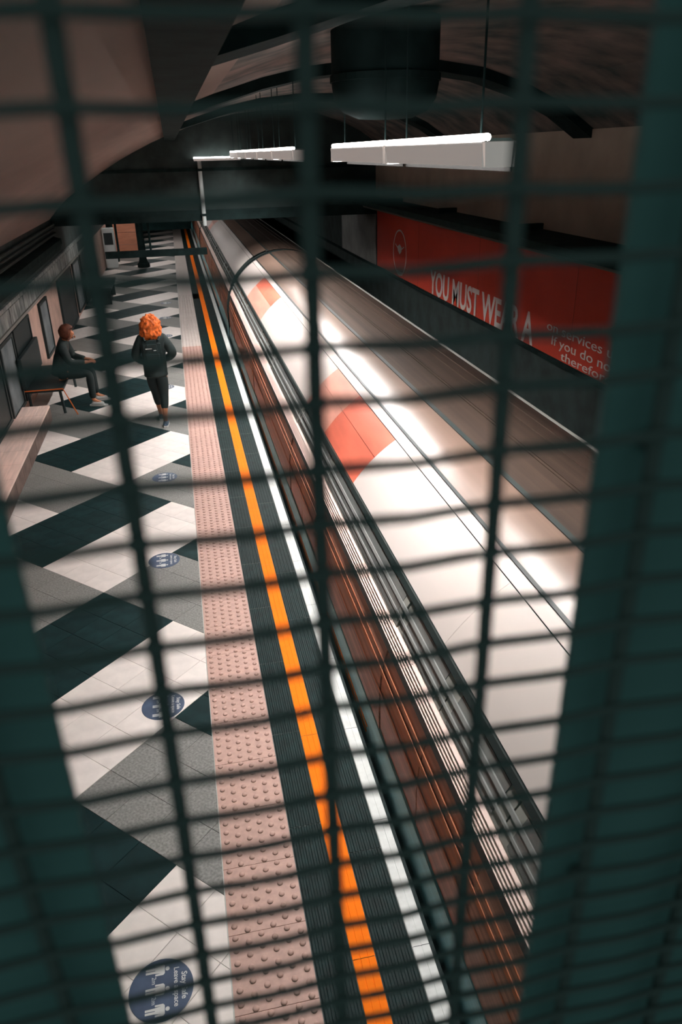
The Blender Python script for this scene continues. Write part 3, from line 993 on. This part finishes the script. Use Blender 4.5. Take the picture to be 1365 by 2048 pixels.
# seated person
st = tag(empty('person', (-2.06, 12.35, 0.0)), 'person in dark clothes and pale trainers sitting on the bench by the back wall', 'person')
J = dict(pelvis=(0, 0, 0.56), chest=(0.10, -0.01, 0.87), neck=(0.17, -0.02, 1.04), head=(0.25, -0.03, 1.14), face=(1, -0.25, -0.45),
         shoL=(0.13, 0.165, 0.99), elbL=(0.22, 0.22, 0.74), wriL=(0.44, 0.10, 0.70),
         shoR=(0.13, -0.185, 0.99), elbR=(0.22, -0.25, 0.74), wriR=(0.45, -0.12, 0.70),
         hipL=(0.05, 0.09, 0.54), kneL=(0.47, 0.15, 0.53), ankL=(0.50, 0.13, 0.10), toeL=(0.66, 0.13, 0.014),
         hipR=(0.05, -0.09, 0.54), kneR=(0.47, -0.15, 0.53), ankR=(0.47, -0.17, 0.10), toeR=(0.63, -0.21, 0.014))
grow(st, J, 'jacket', 'legging', 'shoe_pale',
     dict(L=((1, -0.5, 0.0), (0, 1, 0), (0, 0, -1)), R=((1, 0.5, 0.0), (0, -1, 0), (0, 0, -1))), 0.97)
bm = bmesh.new()
bmesh.ops.create_icosphere(bm, subdivisions=3, radius=1)
for v in bm.verts:
    n_ = v.co.copy()
    k = 1+0.10*noise.noise(n_*6.0)
    cut = 0.62 if (n_.x > 0.35 and n_.z < 0.45) else 1.0
    v.co = Vector((0.225+n_.x*0.125*k*cut, -0.025+n_.y*0.115*k, 1.175+n_.z*0.125*k))
MB().bm(bm).build('hair', M['hair_brown'], st, True)

# ================================================================== FOOTBRIDGE AND GRILLE IN FRONT OF THE CAMERA
GY = 0.27
fb = tag(empty('footbridge', (0, 0, 1.9)), 'dark steel footbridge edge with a post at left and a solid plate at right', 'footbridge')
MB().box(-1.6, 1.6, -1.6, 0.34, -0.12, 0.10).build('deck', M['black_steel'], fb)
MB().box(-0.42, -0.0765, GY+0.012, GY+0.018, 0.10, 2.3, 0.002).build('post', M['black_steel'], fb)
pl = MB().box(0.177, 0.52, GY+0.012, GY+0.020, 0.10, 2.3, 0.002).build('side_plate', M['plate'], fb)
MB().box(-0.42, 0.52, GY+0.012, GY+0.05, 2.3, 2.38).build('top_rail', M['black_steel'], fb)
MB().box(-0.42, 0.52, GY-0.02, GY+0.05, 0.10, 0.55).build('kick_plate', M['black_steel'], fb)
for x, z in ((0.1985, 3.219), (0.1985, 3.50)):
    o = MB().lathe([(0.0, 0.003), (0.004, 0.0025), (0.0055, 0.0), (0.0, 0.0)], n=10).build('rivet', M['wire'], fb, True)
    o.rotation_euler = (PI/2, 0, 0)
    o.location = (x, GY+0.0105, z-1.9)
gr = tag(empty('wire_grille', (0, GY, 2.45)), 'dark welded wire grille close to the camera, filling the whole view', 'grille')
xs = [-0.0285+0.0746*k for k in range(-4, 7)]
for x in xs:
    wv = [(x+0.0009*math.sin(z*9+x*40), 0, z) for z in [0.06*i for i in range(29)]]
    MB().tube(wv, 0.0036, 8).build('upright_wire', M['wire'], gr, True)
ROW = {1: 1.06, 2: 2.05, 3: 3.13, 4: 3.95, 5: 5.03, 6: 6.0, 7: 6.94, 8: 7.94, 9: 8.89, 10: 9.82, 14: 13.99, 15: 14.99, 16: 15.98, 17: 16.87, 18: 17.79, 19: 18.67, 20: 19.57}
for k in range(-20, 48):
    n_ = ROW.get(k, k if k < 14 else 19.57+0.92*(k-20))
    z = 3.633-0.0249*n_-2.45
    if z < 0.04 or z > 1.66:
        continue
    ph = random.uniform(-0.0006, 0.0006)
    pts = []
    for i in range(57):
        x = -0.38+0.0165*i
        ps = (x-xs[0])/0.0746
        # crimped where it crosses an upright
        c = math.cos(2*PI*ps)
        pts.append((x, -0.0048+0.0004*c, z+ph*math.sin(x*30)+0.0007*math.cos(2*PI*ps)**3))
    MB().tube(pts, 0.0023, 6).build('cross_wire', M['wire'], gr, True)
